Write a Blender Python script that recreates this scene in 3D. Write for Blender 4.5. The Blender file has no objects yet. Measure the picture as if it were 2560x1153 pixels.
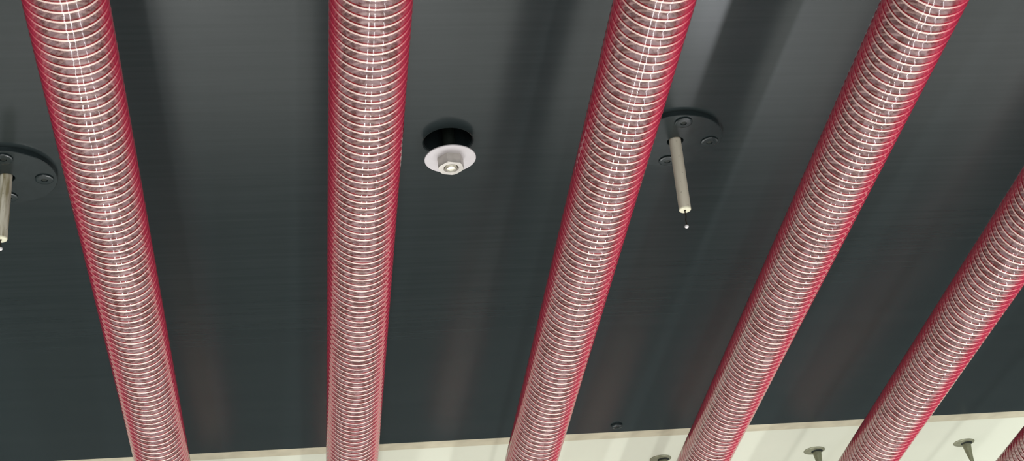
import bpy, bmesh, math, random
from mathutils import Vector, Matrix
random.seed(4)
sc = bpy.context.scene
COL = sc.collection
PI = math.pi
Z0 = 2.6            # underside of the dark panel

# ------------------------------------------------------------------ helpers
def tag(o, label=None, cat=None, group=None, kind=None):
    if label: o['label'] = label
    if cat: o['category'] = cat
    if group: o['group'] = group
    if kind: o['kind'] = kind
    return o

def link(name, me, m, parent=None, smooth=False):
    o = bpy.data.objects.new(name, me)
    COL.objects.link(o)
    if m: me.materials.append(m)
    if smooth:
        me.polygons.foreach_set('use_smooth', [True] * len(me.polygons))
    if parent: o.parent = parent
    return o

def obj(name, bm, m, parent=None, smooth=False):
    me = bpy.data.meshes.new(name)
    bmesh.ops.recalc_face_normals(bm, faces=bm.faces)
    bm.to_mesh(me); bm.free()
    return link(name, me, m, parent, smooth)

def empty(name, loc, rot=(0, 0, 0)):
    o = bpy.data.objects.new(name, None)
    COL.objects.link(o)
    o.location = loc; o.rotation_euler = rot
    o.empty_display_size = 0.02
    return o

def add_box(bm, x0, x1, y0, y1, z0, z1, bev=0.0):
    r = bmesh.ops.create_cube(bm, size=1)
    for v in r['verts']:
        v.co = Vector(((x0 + x1) / 2 + v.co.x * (x1 - x0), (y0 + y1) / 2 + v.co.y * (y1 - y0), (z0 + z1) / 2 + v.co.z * (z1 - z0)))
    if bev:
        es = {e for v in r['verts'] for e in v.link_edges}
        bmesh.ops.bevel(bm, geom=list(es), offset=bev, segments=2, profile=.7, affect='EDGES')
    return r

def add_lathe(bm, prof, seg=48, cx=0, cy=0, phase=0.0, closed=True, path=None):
    """prof: list of (radius, z); revolved about z. path(z) gives a sideways shift."""
    rings = []
    for r, z in prof:
        dx, dy = path(z) if path else (0, 0)
        if r < 1e-7:
            rings.append([bm.verts.new((cx + dx, cy + dy, z))])
        else:
            rings.append([bm.verts.new((cx + dx + r * math.cos(2 * PI * i / seg + phase), cy + dy + r * math.sin(2 * PI * i / seg + phase), z)) for i in range(seg)])
    pairs = list(zip(rings, rings[1:]))
    if closed: pairs.append((rings[-1], rings[0]))
    for a, b in pairs:
        if len(a) == 1 and len(b) == 1: continue
        for i in range(seg):
            j = (i + 1) % seg
            if len(a) == 1: bm.faces.new((a[0], b[i], b[j]))
            elif len(b) == 1: bm.faces.new((a[i], a[j], b[0]))
            else: bm.faces.new((a[i], a[j], b[j], b[i]))

# ------------------------------------------------------------------ materials
def new_mat(name):
    m = bpy.data.materials.new(name); m.use_nodes = True
    nt = m.node_tree
    return m, nt, nt.nodes['Principled BSDF']

def noise_mix(nt, bsdf, c1, c2, scale=(30, 30, 30), detail=4, lo=.35, hi=.65, inp='Base Color'):
    tc = nt.nodes.new('ShaderNodeTexCoord'); mp = nt.nodes.new('ShaderNodeMapping')
    mp.inputs['Scale'].default_value = scale
    nz = nt.nodes.new('ShaderNodeTexNoise'); nz.inputs['Scale'].default_value = 1; nz.inputs['Detail'].default_value = detail
    cr = nt.nodes.new('ShaderNodeValToRGB')
    cr.color_ramp.elements[0].position = lo; cr.color_ramp.elements[1].position = hi
    cr.color_ramp.elements[0].color = (*c1, 1); cr.color_ramp.elements[1].color = (*c2, 1)
    nt.links.new(tc.outputs['Object'], mp.inputs[0]); nt.links.new(mp.outputs[0], nz.inputs[0])
    nt.links.new(nz.outputs['Fac'], cr.inputs[0]); nt.links.new(cr.outputs[0], bsdf.inputs[inp])
    return nz, mp, tc, cr

def bump(nt, bsdf, src, strength, dist):
    b = nt.nodes.new('ShaderNodeBump'); b.inputs['Strength'].default_value = strength; b.inputs['Distance'].default_value = dist
    nt.links.new(src, b.inputs['Height']); nt.links.new(b.outputs[0], bsdf.inputs['Normal'])

def simple(name, col, rough=.5, metal=0, var=.12, scale=60, spec=.5):
    m, nt, b = new_mat(name)
    b.inputs['Roughness'].default_value = rough; b.inputs['Metallic'].default_value = metal
    b.inputs['Specular IOR Level'].default_value = spec
    noise_mix(nt, b, tuple(c * (1 - var) for c in col), tuple(min(1, c * (1 + var)) for c in col), (scale,) * 3)
    return m

# dark painted sheet, faint grain running across the hoses
M_panel, nt, b = new_mat('dark_panel_paint')
b.inputs['Roughness'].default_value = .19
b.inputs['Specular IOR Level'].default_value = .27
nz, mp, tc, cr = noise_mix(nt, b, (.022, .0315, .0325), (.0265, .0365, .0375), (6, 180, 6), 3)

M_plate = simple('dark_plate_paint', (.022, .032, .033), .22, 0, .08, 80, .3)
M_cream = simple('cream_ceiling_paint', (.67, .70, .575), .75, 0, .02, 5, .2)
M_trim = simple('beige_joint_strip', (.52, .49, .36), .8, 0, .08, 40, .2)
M_washer = simple('satin_steel_washer', (.72, .69, .70), .55, .15, .04, 70)
M_nut = simple('dull_steel_nut', (.66, .63, .58), .38, .45, .08, 120)
M_bolt = simple('bright_bolt_end', (.72, .70, .58), .35, .5, .2, 300)
M_black = simple('shadow_hole_lining', (.004, .005, .004), .9, 0, .1, 50, .1)
M_socket = simple('screw_socket', (.012, .018, .014), .6, 0, .1, 200, .3)
M_pin = simple('galvanised_pin', (.25, .26, .17), .5, .3, .15, 150)
M_floor = simple('pale_floor', (.45, .45, .42), .6, 0, .08, 3)
M_wall = simple('dark_wall_paint', (.10, .11, .11), .8, 0, .05, 3, .2)
M_bead = simple('white_bead', (.85, .83, .83), .3, 0, .05, 200)
M_wire = simple('scorched_wire', (.03, .022, .012), .6, .3, .5, 500)

# ceramic sleeves: cream, one clean and one with brown streaks
def ceramic(name, streak):
    m, nt, b = new_mat(name)
    b.inputs['Roughness'].default_value = .45
    c = (.82, .77, .62)
    d = (.36, .31, .18) if streak else (.76, .70, .55)
    nz, mp, tc, cr = noise_mix(nt, b, d, c, (230, 230, 25), 5, .36 if streak else .3, .56 if streak else .6)
    n2 = nt.nodes.new('ShaderNodeTexNoise'); n2.inputs['Scale'].default_value = 420; n2.inputs['Detail'].default_value = 1
    r2 = nt.nodes.new('ShaderNodeValToRGB'); r2.color_ramp.elements[0].position = .73; r2.color_ramp.elements[1].position = .77
    mx = nt.nodes.new('ShaderNodeMix'); mx.data_type = 'RGBA'
    mx.inputs['B'].default_value = (.12, .09, .03, 1)
    nt.links.new(tc.outputs['Object'], n2.inputs[0]); nt.links.new(n2.outputs['Fac'], r2.inputs[0])
    nt.links.new(r2.outputs[0], mx.inputs[0]); nt.links.new(cr.outputs[0], mx.inputs['A'])
    nt.links.new(mx.outputs['Result'], b.inputs['Base Color'])
    return m
M_cer = ceramic('cream_ceramic', False)
M_cer_dirty = ceramic('cream_ceramic_with_streaks', True)
M_cer_tip = simple('pale_yellow_ceramic_rim', (.85, .83, .62), .5, 0, .06, 200)

R = .03; PITCH = .0098; TURNS = 250
# hose wall: clear red-tinted PVC. Colour comes from the thickness the light crosses.
def pvc(name):
    m = bpy.data.materials.new(name); m.use_nodes = True
    nt = m.node_tree; nt.nodes.clear(); N = nt.nodes.new; K = nt.links.new
    out = N('ShaderNodeOutputMaterial'); tr = N('ShaderNodeBsdfTransparent')
    at = N('ShaderNodeAttribute'); at.attribute_name = 'bore'        # 1 on the bore, 0 on the outer skin
    # slightly milky bore
    df = N('ShaderNodeBsdfDiffuse'); df.inputs['Color'].default_value = HCOL
    tl = N('ShaderNodeBsdfTranslucent'); tl.inputs['Color'].default_value = HCOL
    dt = N('ShaderNodeMixShader'); dt.inputs[0].default_value = .35
    K(df.outputs[0], dt.inputs[1]); K(tl.outputs[0], dt.inputs[2])
    # dark red stripe along one flank of the coil
    t0 = N('ShaderNodeTexCoord'); sp = N('ShaderNodeSeparateXYZ'); K(t0.outputs['Object'], sp.inputs[0])
    an = N('ShaderNodeMath'); an.operation = 'ARCTAN2'; K(sp.outputs['Z'], an.inputs[0]); K(sp.outputs['X'], an.inputs[1])
    a2 = N('ShaderNodeMath'); a2.operation = 'DIVIDE'; a2.inputs[1].default_value = 2 * PI; K(an.outputs[0], a2.inputs[0])
    y2 = N('ShaderNodeMath'); y2.operation = 'DIVIDE'; y2.inputs[1].default_value = PITCH; K(sp.outputs['Y'], y2.inputs[0])
    ph = N('ShaderNodeMath'); ph.operation = 'SUBTRACT'; K(y2.outputs[0], ph.inputs[0]); K(a2.outputs[0], ph.inputs[1])
    p3 = N('ShaderNodeMath'); p3.operation = 'ADD'; p3.inputs[1].default_value = 2; K(ph.outputs[0], p3.inputs[0])
    p4 = N('ShaderNodeMath'); p4.operation = 'FRACT'; K(p3.outputs[0], p4.inputs[0])
    rb = N('ShaderNodeValToRGB'); els = rb.color_ramp.elements
    els[0].position = 0; els[0].color = HCOL
    els[1].position = .70; els[1].color = HCOL
    for q, cc in ((.78, STRIPE), (.95, STRIPE)):
        e = els.new(q); e.color = cc
    K(p4.outputs[0], rb.inputs[0])
    # uneven flecks paint in reflections, short across the hose and long along it
    cb = N('ShaderNodeCombineXYZ')
    s1 = N('ShaderNodeMath'); s1.operation = 'MULTIPLY'; s1.inputs[1].default_value = 3.4; K(an.outputs[0], s1.inputs[0])
    s2 = N('ShaderNodeMath'); s2.operation = 'MULTIPLY'; s2.inputs[1].default_value = 26; K(sp.outputs['Y'], s2.inputs[0])
    s3 = N('ShaderNodeMath'); s3.operation = 'MULTIPLY'; s3.inputs[1].default_value = .8; K(p4.outputs[0], s3.inputs[0])
    K(s1.outputs[0], cb.inputs[0]); K(s2.outputs[0], cb.inputs[1]); K(s3.outputs[0], cb.inputs[2])
    fz = N('ShaderNodeTexNoise'); fz.inputs['Scale'].default_value = 1.6; fz.inputs['Detail'].default_value = 3; K(cb.outputs[0], fz.inputs[0])
    fr2 = N('ShaderNodeValToRGB'); fr2.color_ramp.elements[0].position = .44; fr2.color_ramp.elements[1].position = .56
    fr2.color_ramp.elements[0].color = (.74, .60, .56, 1); fr2.color_ramp.elements[1].color = (1.4, 1.42, 1.45, 1)
    fm = N('ShaderNodeMix'); fm.data_type = 'RGBA'; fm.blend_type = 'MULTIPLY'; fm.inputs[0].default_value = 1
    K(fz.outputs['Fac'], fr2.inputs[0]); K(rb.outputs[0], fm.inputs['A']); K(fr2.outputs[0], fm.inputs['B'])
    K(fm.outputs['Result'], df.inputs['Color']); K(fm.outputs['Result'], tl.inputs['Color'])
    # the stripe is opaque
    ro = N('ShaderNodeMapRange'); ro.inputs['From Min'].default_value = .70; ro.inputs['From Max'].default_value = .78
    ro.inputs['To Min'].default_value = HAZE; ro.inputs['To Max'].default_value = 1; K(p4.outputs[0], ro.inputs['Value'])
    hz = N('ShaderNodeMixShader'); fc = N('ShaderNodeMath'); fc.operation = 'MULTIPLY'; K(ro.outputs[0], fc.inputs[1])
    K(at.outputs['Fac'], fc.inputs[0]); K(fc.outputs[0], hz.inputs[0])
    K(tr.outputs[0], hz.inputs[1]); K(dt.outputs[0], hz.inputs[2])
    # surface gloss where the ray meets the plastic from the air
    fr = N('ShaderNodeFresnel'); fr.inputs['IOR'].default_value = IOR
    geo = N('ShaderNodeNewGeometry')
    inv = N('ShaderNodeMath'); inv.operation = 'SUBTRACT'; inv.inputs[0].default_value = 1
    mul = N('ShaderNodeMath'); mul.operation = 'MULTIPLY'; mul.use_clamp = True
    gl = N('ShaderNodeBsdfGlossy'); gl.inputs['Roughness'].default_value = .07
    mx = N('ShaderNodeMixShader')
    K(geo.outputs['Backfacing'], inv.inputs[1]); K(fr.outputs[0], mul.inputs[0]); K(inv.outputs[0], mul.inputs[1])
    ob = N('ShaderNodeMath'); ob.operation = 'SUBTRACT'; ob.inputs[0].default_value = 1; ob.use_clamp = True
    m3 = N('ShaderNodeMath'); m3.operation = 'MULTIPLY'
    K(at.outputs['Fac'], ob.inputs[1]); K(mul.outputs[0], m3.inputs[0]); K(ob.outputs[0], m3.inputs[1])
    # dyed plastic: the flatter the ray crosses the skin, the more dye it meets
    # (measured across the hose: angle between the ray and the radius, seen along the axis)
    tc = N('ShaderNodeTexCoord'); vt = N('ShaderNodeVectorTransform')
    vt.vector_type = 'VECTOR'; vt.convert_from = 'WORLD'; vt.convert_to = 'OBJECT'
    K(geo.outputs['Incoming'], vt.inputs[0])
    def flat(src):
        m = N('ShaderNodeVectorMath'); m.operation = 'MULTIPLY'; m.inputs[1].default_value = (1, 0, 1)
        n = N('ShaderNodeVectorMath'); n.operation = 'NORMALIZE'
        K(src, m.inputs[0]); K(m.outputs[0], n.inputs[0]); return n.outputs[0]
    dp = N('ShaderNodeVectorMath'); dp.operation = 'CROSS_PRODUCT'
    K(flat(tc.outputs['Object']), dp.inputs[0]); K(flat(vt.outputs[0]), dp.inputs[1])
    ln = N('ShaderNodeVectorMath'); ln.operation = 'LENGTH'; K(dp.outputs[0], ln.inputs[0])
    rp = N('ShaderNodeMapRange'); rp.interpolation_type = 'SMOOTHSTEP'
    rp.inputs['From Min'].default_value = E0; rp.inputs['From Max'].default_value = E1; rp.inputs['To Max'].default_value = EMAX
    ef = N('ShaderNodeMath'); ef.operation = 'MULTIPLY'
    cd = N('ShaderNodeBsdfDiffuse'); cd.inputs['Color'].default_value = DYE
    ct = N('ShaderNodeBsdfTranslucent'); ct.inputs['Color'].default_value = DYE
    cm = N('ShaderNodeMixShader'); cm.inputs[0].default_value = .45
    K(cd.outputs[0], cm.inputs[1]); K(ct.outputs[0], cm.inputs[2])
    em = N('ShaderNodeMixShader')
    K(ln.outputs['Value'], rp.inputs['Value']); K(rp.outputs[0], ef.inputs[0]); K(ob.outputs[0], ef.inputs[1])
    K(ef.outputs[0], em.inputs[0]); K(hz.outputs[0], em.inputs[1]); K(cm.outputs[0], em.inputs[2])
    K(m3.outputs[0], mx.inputs[0]); K(em.outputs[0], mx.inputs[1]); K(gl.outputs[0], mx.inputs[2])
    K(mx.outputs[0], out.inputs['Surface'])
    va = N('ShaderNodeVolumeAbsorption'); va.inputs['Density'].default_value = DENS; va.inputs['Color'].default_value = (1.0, .0, .36, 1)
    K(va.outputs[0], out.inputs['Volume'])
    return m
HCOL = (.47, .39, .375, 1)
STRIPE = (.28, .035, .04, 1)
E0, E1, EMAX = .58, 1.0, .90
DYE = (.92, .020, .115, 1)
IOR = 1.36
HAZE = .52
DENS = 90
M_pvc = pvc('red_tinted_pvc')
M_coil = simple('cream_coil', (1.0, .93, .80), .25, 0, .02, 90)

# ------------------------------------------------------------------ setting
bm = bmesh.new(); add_box(bm, -4, 5, -3, 6.5, -.1, 0)
tag(obj('floor', bm, M_floor), kind='structure')
bm = bmesh.new(); add_box(bm, -4, 5, 5.6, 5.7, 0, 2.9)
tag(obj('wall_far', bm, M_wall), kind='structure')
bm = bmesh.new(); add_box(bm, -3, 4, 2.083, 5.0, 2.606, 2.72)
tag(obj('ceiling', bm, M_cream), kind='structure')
bm = bmesh.new(); add_box(bm, -3, 4, 2.0825, 2.1135, 2.6025, 2.6058)
tag(obj('trim_1', bm, M_trim), kind='structure')

# dark panel with a round hole added to blacken the washer's shadow
BOLT_AXIS = (.1571, 1.2834)      # axis of the bolt
SHADOW_HOLE = (.1556, 1.2775)       # centre of the added shadow hole
def panel():
    bm = bmesh.new()
    X0, X1, Y0, Y1 = -2.2, 3.2, -.6, 2.081
    zt = Z0 + .06
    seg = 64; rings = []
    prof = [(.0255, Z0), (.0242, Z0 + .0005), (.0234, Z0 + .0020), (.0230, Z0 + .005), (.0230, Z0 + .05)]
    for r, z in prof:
        rings.append([bm.verts.new((SHADOW_HOLE[0] + r * math.cos(2 * PI * i / seg), SHADOW_HOLE[1] + r * math.sin(2 * PI * i / seg), z)) for i in range(seg)])
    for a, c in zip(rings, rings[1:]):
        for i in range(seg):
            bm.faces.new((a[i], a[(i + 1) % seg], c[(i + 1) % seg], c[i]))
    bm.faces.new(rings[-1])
    # square ring round the shadow hole, then the rest of the sheet
    q = .05
    sq = []
    for i in range(seg):
        a = 2 * PI * i / seg; cx, sy = math.cos(a), math.sin(a); k = q / max(abs(cx), abs(sy))
        sq.append(bm.verts.new((SHADOW_HOLE[0] + cx * k, SHADOW_HOLE[1] + sy * k, Z0)))
    for i in range(seg):
        bm.faces.new((rings[0][i], sq[i], sq[(i + 1) % seg], rings[0][(i + 1) % seg]))
    cor = [bm.verts.new(c) for c in ((X1, Y1, Z0), (X0, Y1, Z0), (X0, Y0, Z0), (X1, Y0, Z0))]
    o8 = seg // 8
    for k in range(4):
        i0 = o8 + k * (seg // 4)
        arc = [sq[(i0 + j) % seg] for j in range(seg // 4 + 1)]
        bm.faces.new([cor[k]] + [cor[(k + 1) % 4]] + arc[::-1])
    top = [bm.verts.new((v.co.x, v.co.y, zt)) for v in cor]
    bm.faces.new(top)
    for k in range(4):
        bm.faces.new((cor[k], cor[(k + 1) % 4], top[(k + 1) % 4], top[k]))
    return bm
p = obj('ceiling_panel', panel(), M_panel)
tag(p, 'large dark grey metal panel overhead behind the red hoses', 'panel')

# ------------------------------------------------------------------ hoses
LEN = PITCH * TURNS
def hose_wall():
    S, K = 56, 7
    n = TURNS * K
    vs = []; fs = []
    for i in range(n + 1):
        y = LEN * i / n
        for j in range(S):
            a = 2 * PI * j / S
            ph = 2 * PI * (y / PITCH) - a
            c = .5 + .5 * math.cos(ph)
            r = R - .00022 + .00022 * c ** 1.5
            vs.append((r * math.cos(a), y, r * math.sin(a)))
    for i in range(n):
        for j in range(S):
            k = (j + 1) % S
            fs.append((i * S + j, i * S + k, (i + 1) * S + k, (i + 1) * S + j))
    no = len(fs)
    base = len(vs); m = TURNS * 5
    for i in range(m + 1):
        y = LEN * i / m
        for j in range(S):
            a = 2 * PI * j / S
            ri = R - .00075 + .00022 * (.5 + .5 * math.cos(2 * PI * (y / PITCH) - a)) ** 1.5
            vs.append((ri * math.cos(a), y, ri * math.sin(a)))
    for i in range(m):
        for j in range(S):
            k = (j + 1) % S
            fs.append((base + i * S + j, base + (i + 1) * S + j, base + (i + 1) * S + k, base + i * S + k))
    for j in range(S):
        k = (j + 1) % S
        fs.append((j, base + j, base + k, k))
        e0 = n * S; e1 = base + m * S
        fs.append((e0 + j, e0 + k, e1 + k, e1 + j))
    me = bpy.data.meshes.new('hose_wall'); me.from_pydata(vs, [], fs)
    me.materials.append(M_pvc)
    me.polygons.foreach_set('use_smooth', [True] * len(fs))
    bm = bmesh.new(); bm.from_mesh(me); bmesh.ops.recalc_face_normals(bm, faces=bm.faces); bm.to_mesh(me); bm.free()
    att = me.attributes.new('bore', 'FLOAT', 'POINT')
    att.data.foreach_set('value', [0.0] * base + [1.0] * (len(vs) - base))
    return me

def hose_coil():
    S, T = 48, 8
    rw = .00112; rc = R - .00116
    n = TURNS * S
    vs = []; fs = []
    for i in range(n + 1):
        a = 2 * PI * i / S
        y = PITCH * i / S
        ca, sa = math.cos(a), math.sin(a)
        for k in range(T):
            t = 2 * PI * k / T
            r = rc + rw * math.cos(t)
            vs.append((r * ca, y + rw * 1.05 * math.sin(t), r * sa))
    for i in range(n):
        for k in range(T):
            q = (k + 1) % T
            fs.append((i * T + k, i * T + q, (i + 1) * T + q, (i + 1) * T + k))
    fs.append(tuple(range(T))); fs.append(tuple(n * T + k for k in range(T))[::-1])
    me = bpy.data.meshes.new('coil'); me.from_pydata(vs, [], fs)
    me.polygons.foreach_set('use_smooth', [True] * len(fs))
    me.materials.append(M_coil)
    bm = bmesh.new(); bm.from_mesh(me); bmesh.ops.recalc_face_normals(bm, faces=bm.faces); bm.to_mesh(me); bm.free()
    return me

def aim(d):      # rotation that takes local +Y to d
    d = Vector(d).normalized()
    return (math.asin(d.z), 0, -math.atan2(d.x, d.y))

Y_START = .15
HOSES = [
    ((-.1558, 2.5577), (.00353, .9969, -.07863), 'red-tinted spiral hose at the far left, crossing in front of a streaked cream rod plate'),
    ((.0615, 2.5053), (-.00017, .99901, -.04443), 'nearly upright red-tinted spiral hose to the left of the steel washer'),
    ((.2744, 2.5408), (-.00371, .9972, -.07463), 'red-tinted spiral hose between the steel washer and the clean cream rod'),
    ((.458, 2.5009), (.02309, .99911, -.03537), 'leaning red-tinted spiral hose just right of the clean cream rod'),
    ((.6449, 2.4976), (.02426, .99821, -.05473), 'steeply leaning red-tinted spiral hose running out at the right edge'),
    ((.882, 2.535), (.02, .997, -.07), 'red-tinted spiral hose of which only a piece shows in the bottom right corner'),
]
first = None
for i, ((x, z), d, lab) in enumerate(HOSES):
    k = Y_START / d[1]
    loc = (x + d[0] * k, Y_START, z + d[2] * k)
    if first is None:
        first = empty('hanging_spiral_hose', loc)
        link('hose_wall', hose_wall(), None, first)
        link('coil', hose_coil(), None, first)
        for ch in first.children:
            if ch.name.startswith('coil'): ch['label'] = 'cream helical reinforcing wire'
        h = first
    else:
        h = first.copy(); COL.objects.link(h)
        for ch in list(first.children):
            c = ch.copy(); COL.objects.link(c); c.parent = h
    h.location = loc; h.rotation_euler = aim(d)
    tag(h, lab, 'hose', 'spiral hoses running under the dark panel')

# ------------------------------------------------------------------ bolt with washer and nut
t = empty('hanging_bolt', (BOLT_AXIS[0], BOLT_AXIS[1], Z0))
tag(t, 'pale steel washer and hex nut hanging under the dark panel, its black shadow deepened by an added hole', 'bolt')
bm = bmesh.new()
zw = -.0167
add_lathe(bm, [(.006, zw + .0016), (.0249, zw + .0016), (.0254, zw + .0011), (.0254, zw + .0003), (.0250, zw), (.006, zw)], 96)
tag(obj('washer', bm, M_washer, t), 'wide pale satin washer')
# hex nut: chamfered
bm = bmesh.new()
rc = .0135; zt, zb = zw, zw - .0105
def hexring(r_in_clip, z, seg=72):
    out = []
    for i in range(seg):
        a = 2 * PI * i / seg
        aa = (a - .21) % (PI / 3) - PI / 6
        rh = rc * math.cos(PI / 6) / math.cos(aa)
        r = min(rh, r_in_clip)
        out.append(bm.verts.new((r * math.cos(a), r * math.sin(a), z)))
    return out
rr = [hexring(.02, zt), hexring(.02, zb + .0024), hexring(.0131, zb + .0007), hexring(.0124, zb), hexring(.0078, zb), hexring(.0068, zb + .0010), hexring(.0068, zt)]
for a, c in zip(rr, rr[1:] + rr[:1]):
    for i in range(72):
        bm.faces.new((a[i], a[(i + 1) % 72], c[(i + 1) % 72], c[i]))
obj('hex_nut', bm, M_nut, t)
bm = bmesh.new()
add_lathe(bm, [(0, .045), (.0052, .045), (.0060, .040), (.0060, zw + .001), (.0060, zb + .0010), (.0058, zb + .0002), (.0046, zb - .0012), (.0022, zb - .0018), (0, zb - .0018)], 32, closed=False)
for f in list(bm.faces):
    f.material_index = 1 if f.calc_center_median().z > zw + .002 else 0  # shank above the washer coloured dark to sink into its shadow
tag(obj('threaded_rod', bm, M_bolt, t), 'shiny rod end').data.materials.append(M_socket)

# ------------------------------------------------------------------ electrode rods
def electrode(cx, cy, tx, zt_tube, zt_bead, bx, ph, mat, label, rtube=.0060, rplate=.0475, skip=()):
    t = empty('electrode_rod', (cx, cy, Z0))
    tag(t, label, 'electrode', 'ceramic rods on round dark plates')
    th = .0055
    bm = bmesh.new()
    add_lathe(bm, [(.0082, -.0001), (rplate, -.0001), (rplate, -th + .0006), (rplate - .0006, -th), (.0086, -th), (.0082, -th + .0004)], 128)
    obj('mounting_plate', bm, M_plate, t)
    for k in range(4):
        a = ph + k * PI / 2
        sx, sy = .0355 * math.cos(a), .0355 * math.sin(a)
        bm = bmesh.new()
        add_lathe(bm, [(0, -th), (.0086, -th), (.0089, -th - .0008), (.0086, -th - .0014), (.0072, -th - .0017), (.0031, -th - .0018), (.0029, -th - .0006), (0, -th - .0006)], 48, closed=False)
        s = obj('screw', bm, M_plate, t); s.location = (sx, sy, 0)
        bm = bmesh.new()
        add_lathe(bm, [(0, -th - .0004), (.00285, -th - .0004), (.00285, -th - .0012), (0, -th - .0012)], 6, closed=False)
        obj('screw_socket', bm, M_socket, s)
    L = zt_tube - Z0
    sh = lambda z: (tx * z / L, 0)
    bm = bmesh.new()
    add_lathe(bm, [(.0012, .0), (rtube, .0), (rtube, -.004), (rtube, L * .5), (rtube, L + .0016)], 48, closed=False, path=sh)
    add_lathe(bm, [(.0012, .0), (.0012, L + .001)], 48, closed=False, path=sh)
    tube = obj('ceramic_sleeve', bm, mat, t, True)
    bm = bmesh.new()
    add_lathe(bm, [(rtube, L + .0016), (rtube - .0002, L + .0005), (rtube - .0008, L), (.0013, L)], 48, closed=False, path=sh)
    tag(obj('sleeve_end', bm, M_cer_tip, tube, True), 'pale yellowish cut end')
    # bent wire with a bead
    bm = bmesh.new()
    zb = zt_bead - Z0
    f = lambda z: (tx + (bx - tx) * min(1, max(0, (L - z) / (L - zb))) + .0004 * math.sin((z - L) * 700), 0) if z < L else (tx * z / L, 0)
    prof = [(0, L + .012)] + [(.00115 - .00012 * k + .0001 * math.sin(k * 2.1), L + .011 - (L + .011 - zb) * k / 12) for k in range(13)] + [(0, zb)]
    prof = [(max(r, 0.0006) if 0 < i < len(prof) - 1 else 0, z) for i, (r, z) in enumerate(prof)]
    add_lathe(bm, prof, 12, closed=False, path=f)
    w = tag(obj('wire', bm, M_wire, t, True), 'blackened wire core')
    bm = bmesh.new()
    bmesh.ops.create_uvsphere(bm, u_segments=20, v_segments=12, radius=.0021)
    for v in bm.verts: v.co.z *= .85
    s = tag(obj('bead', bm, M_bead, w, True), 'small white bead at the tip')
    s.location = (bx, 0, zb)
    return t
electrode(.3847, 1.2785, -.0021, 2.5145, 2.4965, -.0034, .03, M_cer, 'clean cream ceramic rod with wire tip on a round dark plate, right of the washer')
electrode(-.2703, 1.3145, -.0008, 2.5260, 2.5165, -.0006, .10, M_cer_dirty, 'brown-streaked cream ceramic rod cut off by the left edge, on a round dark plate', rplate=.0478)

# small button screw by the far edge of the panel
t = empty('button_screw', (.4575, 2.0535, Z0))
tag(t, 'tiny dark button screw at the lower edge of the dark panel', 'screw')
bm = bmesh.new()
add_lathe(bm, [(0, 0), (.0088, 0), (.0088, -.0016), (.0078, -.0032), (.0055, -.0040), (.0026, -.0042), (.0024, -.0030), (0, -.0030)], 40, closed=False)
obj('screw_head', bm, M_plate, t)
bm = bmesh.new()
add_lathe(bm, [(0, -.0028), (.0023, -.0028), (.0023, -.0034), (0, -.0034)], 6, closed=False)
obj('screw_socket', bm, M_socket, t)

# insulation pins in the cream ceiling
zc = 2.606; s = (zc - 1.79) / .81
PINS = [((.5519 * s, 2.2026 * s), .003, 'flared metal pin on the cream ceiling, half cut off by the frame'),
        ((.7985 * s, 2.2030 * s), .002, 'flared metal pin on the cream ceiling between the two leaning hoses'),
        ((1.0458 * s, 2.2040 * s), .007, 'flared metal pin on the cream ceiling nearest the bottom right corner')]
for (x, y), bend, lab in PINS:
    t = empty('ceiling_pin', (x, y, zc))
    tag(t, lab, 'pin', 'insulation pins in the cream ceiling')
    bm = bmesh.new()
    add_lathe(bm, [(0, 0), (.0165, 0), (.0168, -.0006), (.0150, -.0016), (.0090, -.0019), (0, -.0020)], 64, closed=False)
    obj('disc', bm, M_pin, t, False)
    bm = bmesh.new()
    add_lathe(bm, [(0, -.0019), (.0092, -.0019), (.0088, -.0024), (.0078, -.0028), (0, -.0028)], 40, closed=False, path=lambda z: (.0042, 0))
    tag(obj('hub', bm, M_socket, t, False), 'dark middle of the disc')
    bm = bmesh.new()
    pth = lambda z, b=bend: (.0045 + b * (z / .06) ** 2 - .001 * z / .06, .002)
    add_lathe(bm, [(0, -.0015), (.0072, -.0018), (.0069, -.004), (.0062, -.009), (.0052, -.016), (.0040, -.024), (.0028, -.033), (.0017, -.045), (.0014, -.075), (0, -.0752)], 24, closed=False, path=pth)
    obj('stem', bm, M_pin, t, True)

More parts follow.
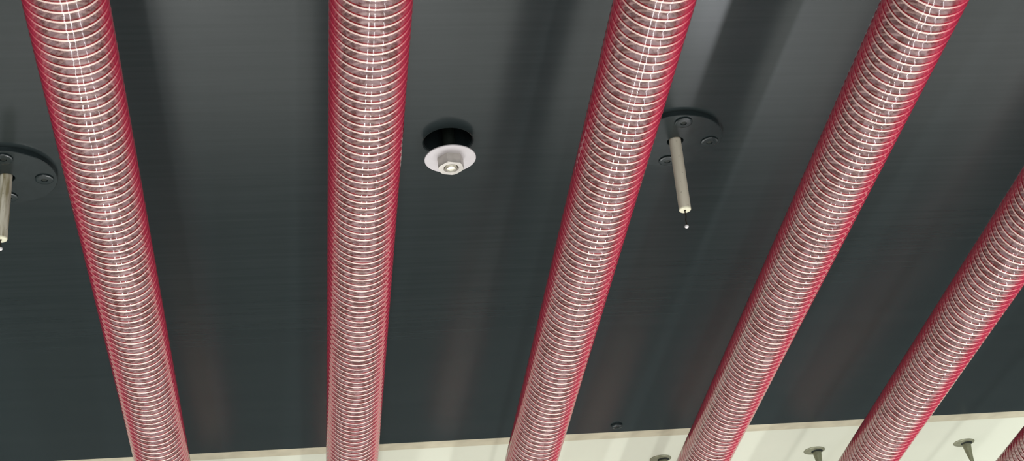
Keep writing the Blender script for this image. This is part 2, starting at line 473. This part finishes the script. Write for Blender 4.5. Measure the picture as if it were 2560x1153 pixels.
# ------------------------------------------------------------------ light
def area(name, loc, sx, sy, radiance, col=(1, 1, 1), rot=(PI, 0, 0)):
    l = bpy.data.lights.new(name, 'AREA'); l.shape = 'RECTANGLE'; l.size = sx; l.size_y = sy
    l.energy = radiance * PI * sx * sy; l.color = col
    o = bpy.data.objects.new(name, l); COL.objects.link(o); o.location = loc; o.rotation_euler = rot
    return o
area('bright_floor_light', (1.05, 3.15, .06), 4.5, 3.9, 1.35, (1, .985, .95))  # unseen area light standing in for a bright floor
area('near_floor_fill', (.5, -.8, .06), 5.0, 3.4, .85, (1, .985, .95))  # added unseen fill from below, lifts the rods and upright sides
area('camera_side_fill', (.3, -2.6, 1.2), 4.0, 1.8, 3.3, (.97, .99, 1), (PI / 2, 0, 0))  # added unseen fill behind the camera to brighten the rods
area('lamp_strip_a', (-.25, 3.0, .14), .07, 1.7, 34)
area('lamp_strip_b', (.35, 3.0, .14), .07, 1.7, 34)
area('lamp_strip_c', (1.5, 3.2, .14), .10, 2.4, 20, (.92, .95, 1))

w = bpy.data.worlds.new('World'); sc.world = w; w.use_nodes = True
w.node_tree.nodes['Background'].inputs[0].default_value = (.95, 1, 1, 1)
w.node_tree.nodes['Background'].inputs[1].default_value = .15

# ------------------------------------------------------------------ camera
cam = bpy.data.cameras.new('Camera'); co = bpy.data.objects.new('Camera', cam); COL.objects.link(co)
X = Vector((.98936, -.10831, -.09717)); Y = Vector((.03217, -.48842, .87202)); Zv = X.cross(Y)
mm = Matrix((X, Y, Zv)).transposed().to_4x4()
mm.translation = (0, 0, 1.79)
co.matrix_world = mm
cam.sensor_width = 36; cam.sensor_fit = 'HORIZONTAL'
cam.lens = 36 * 3851 / 2560
cam.clip_start = .02
cam.dof.use_dof = True; cam.dof.focus_distance = 1.5; cam.dof.aperture_fstop = 54.15e-3 / .0012
sc.camera = co

# ------------------------------------------------------------------ view
vs = sc.view_settings
sc.display_settings.display_device = 'sRGB'
vs.view_transform = 'Standard'; vs.look = 'None'; vs.gamma = 1; vs.exposure = 0; vs.use_curve_mapping = False
cy = sc.cycles
cy.max_bounces = 8; cy.diffuse_bounces = 3; cy.glossy_bounces = 3; cy.transmission_bounces = 4
cy.volume_bounces = 0
cy.transparent_max_bounces = 48
cy.use_denoising = True
cy.use_adaptive_sampling = True; cy.adaptive_threshold = .025; cy.adaptive_min_samples = 16
cy.sample_clamp_indirect = 6
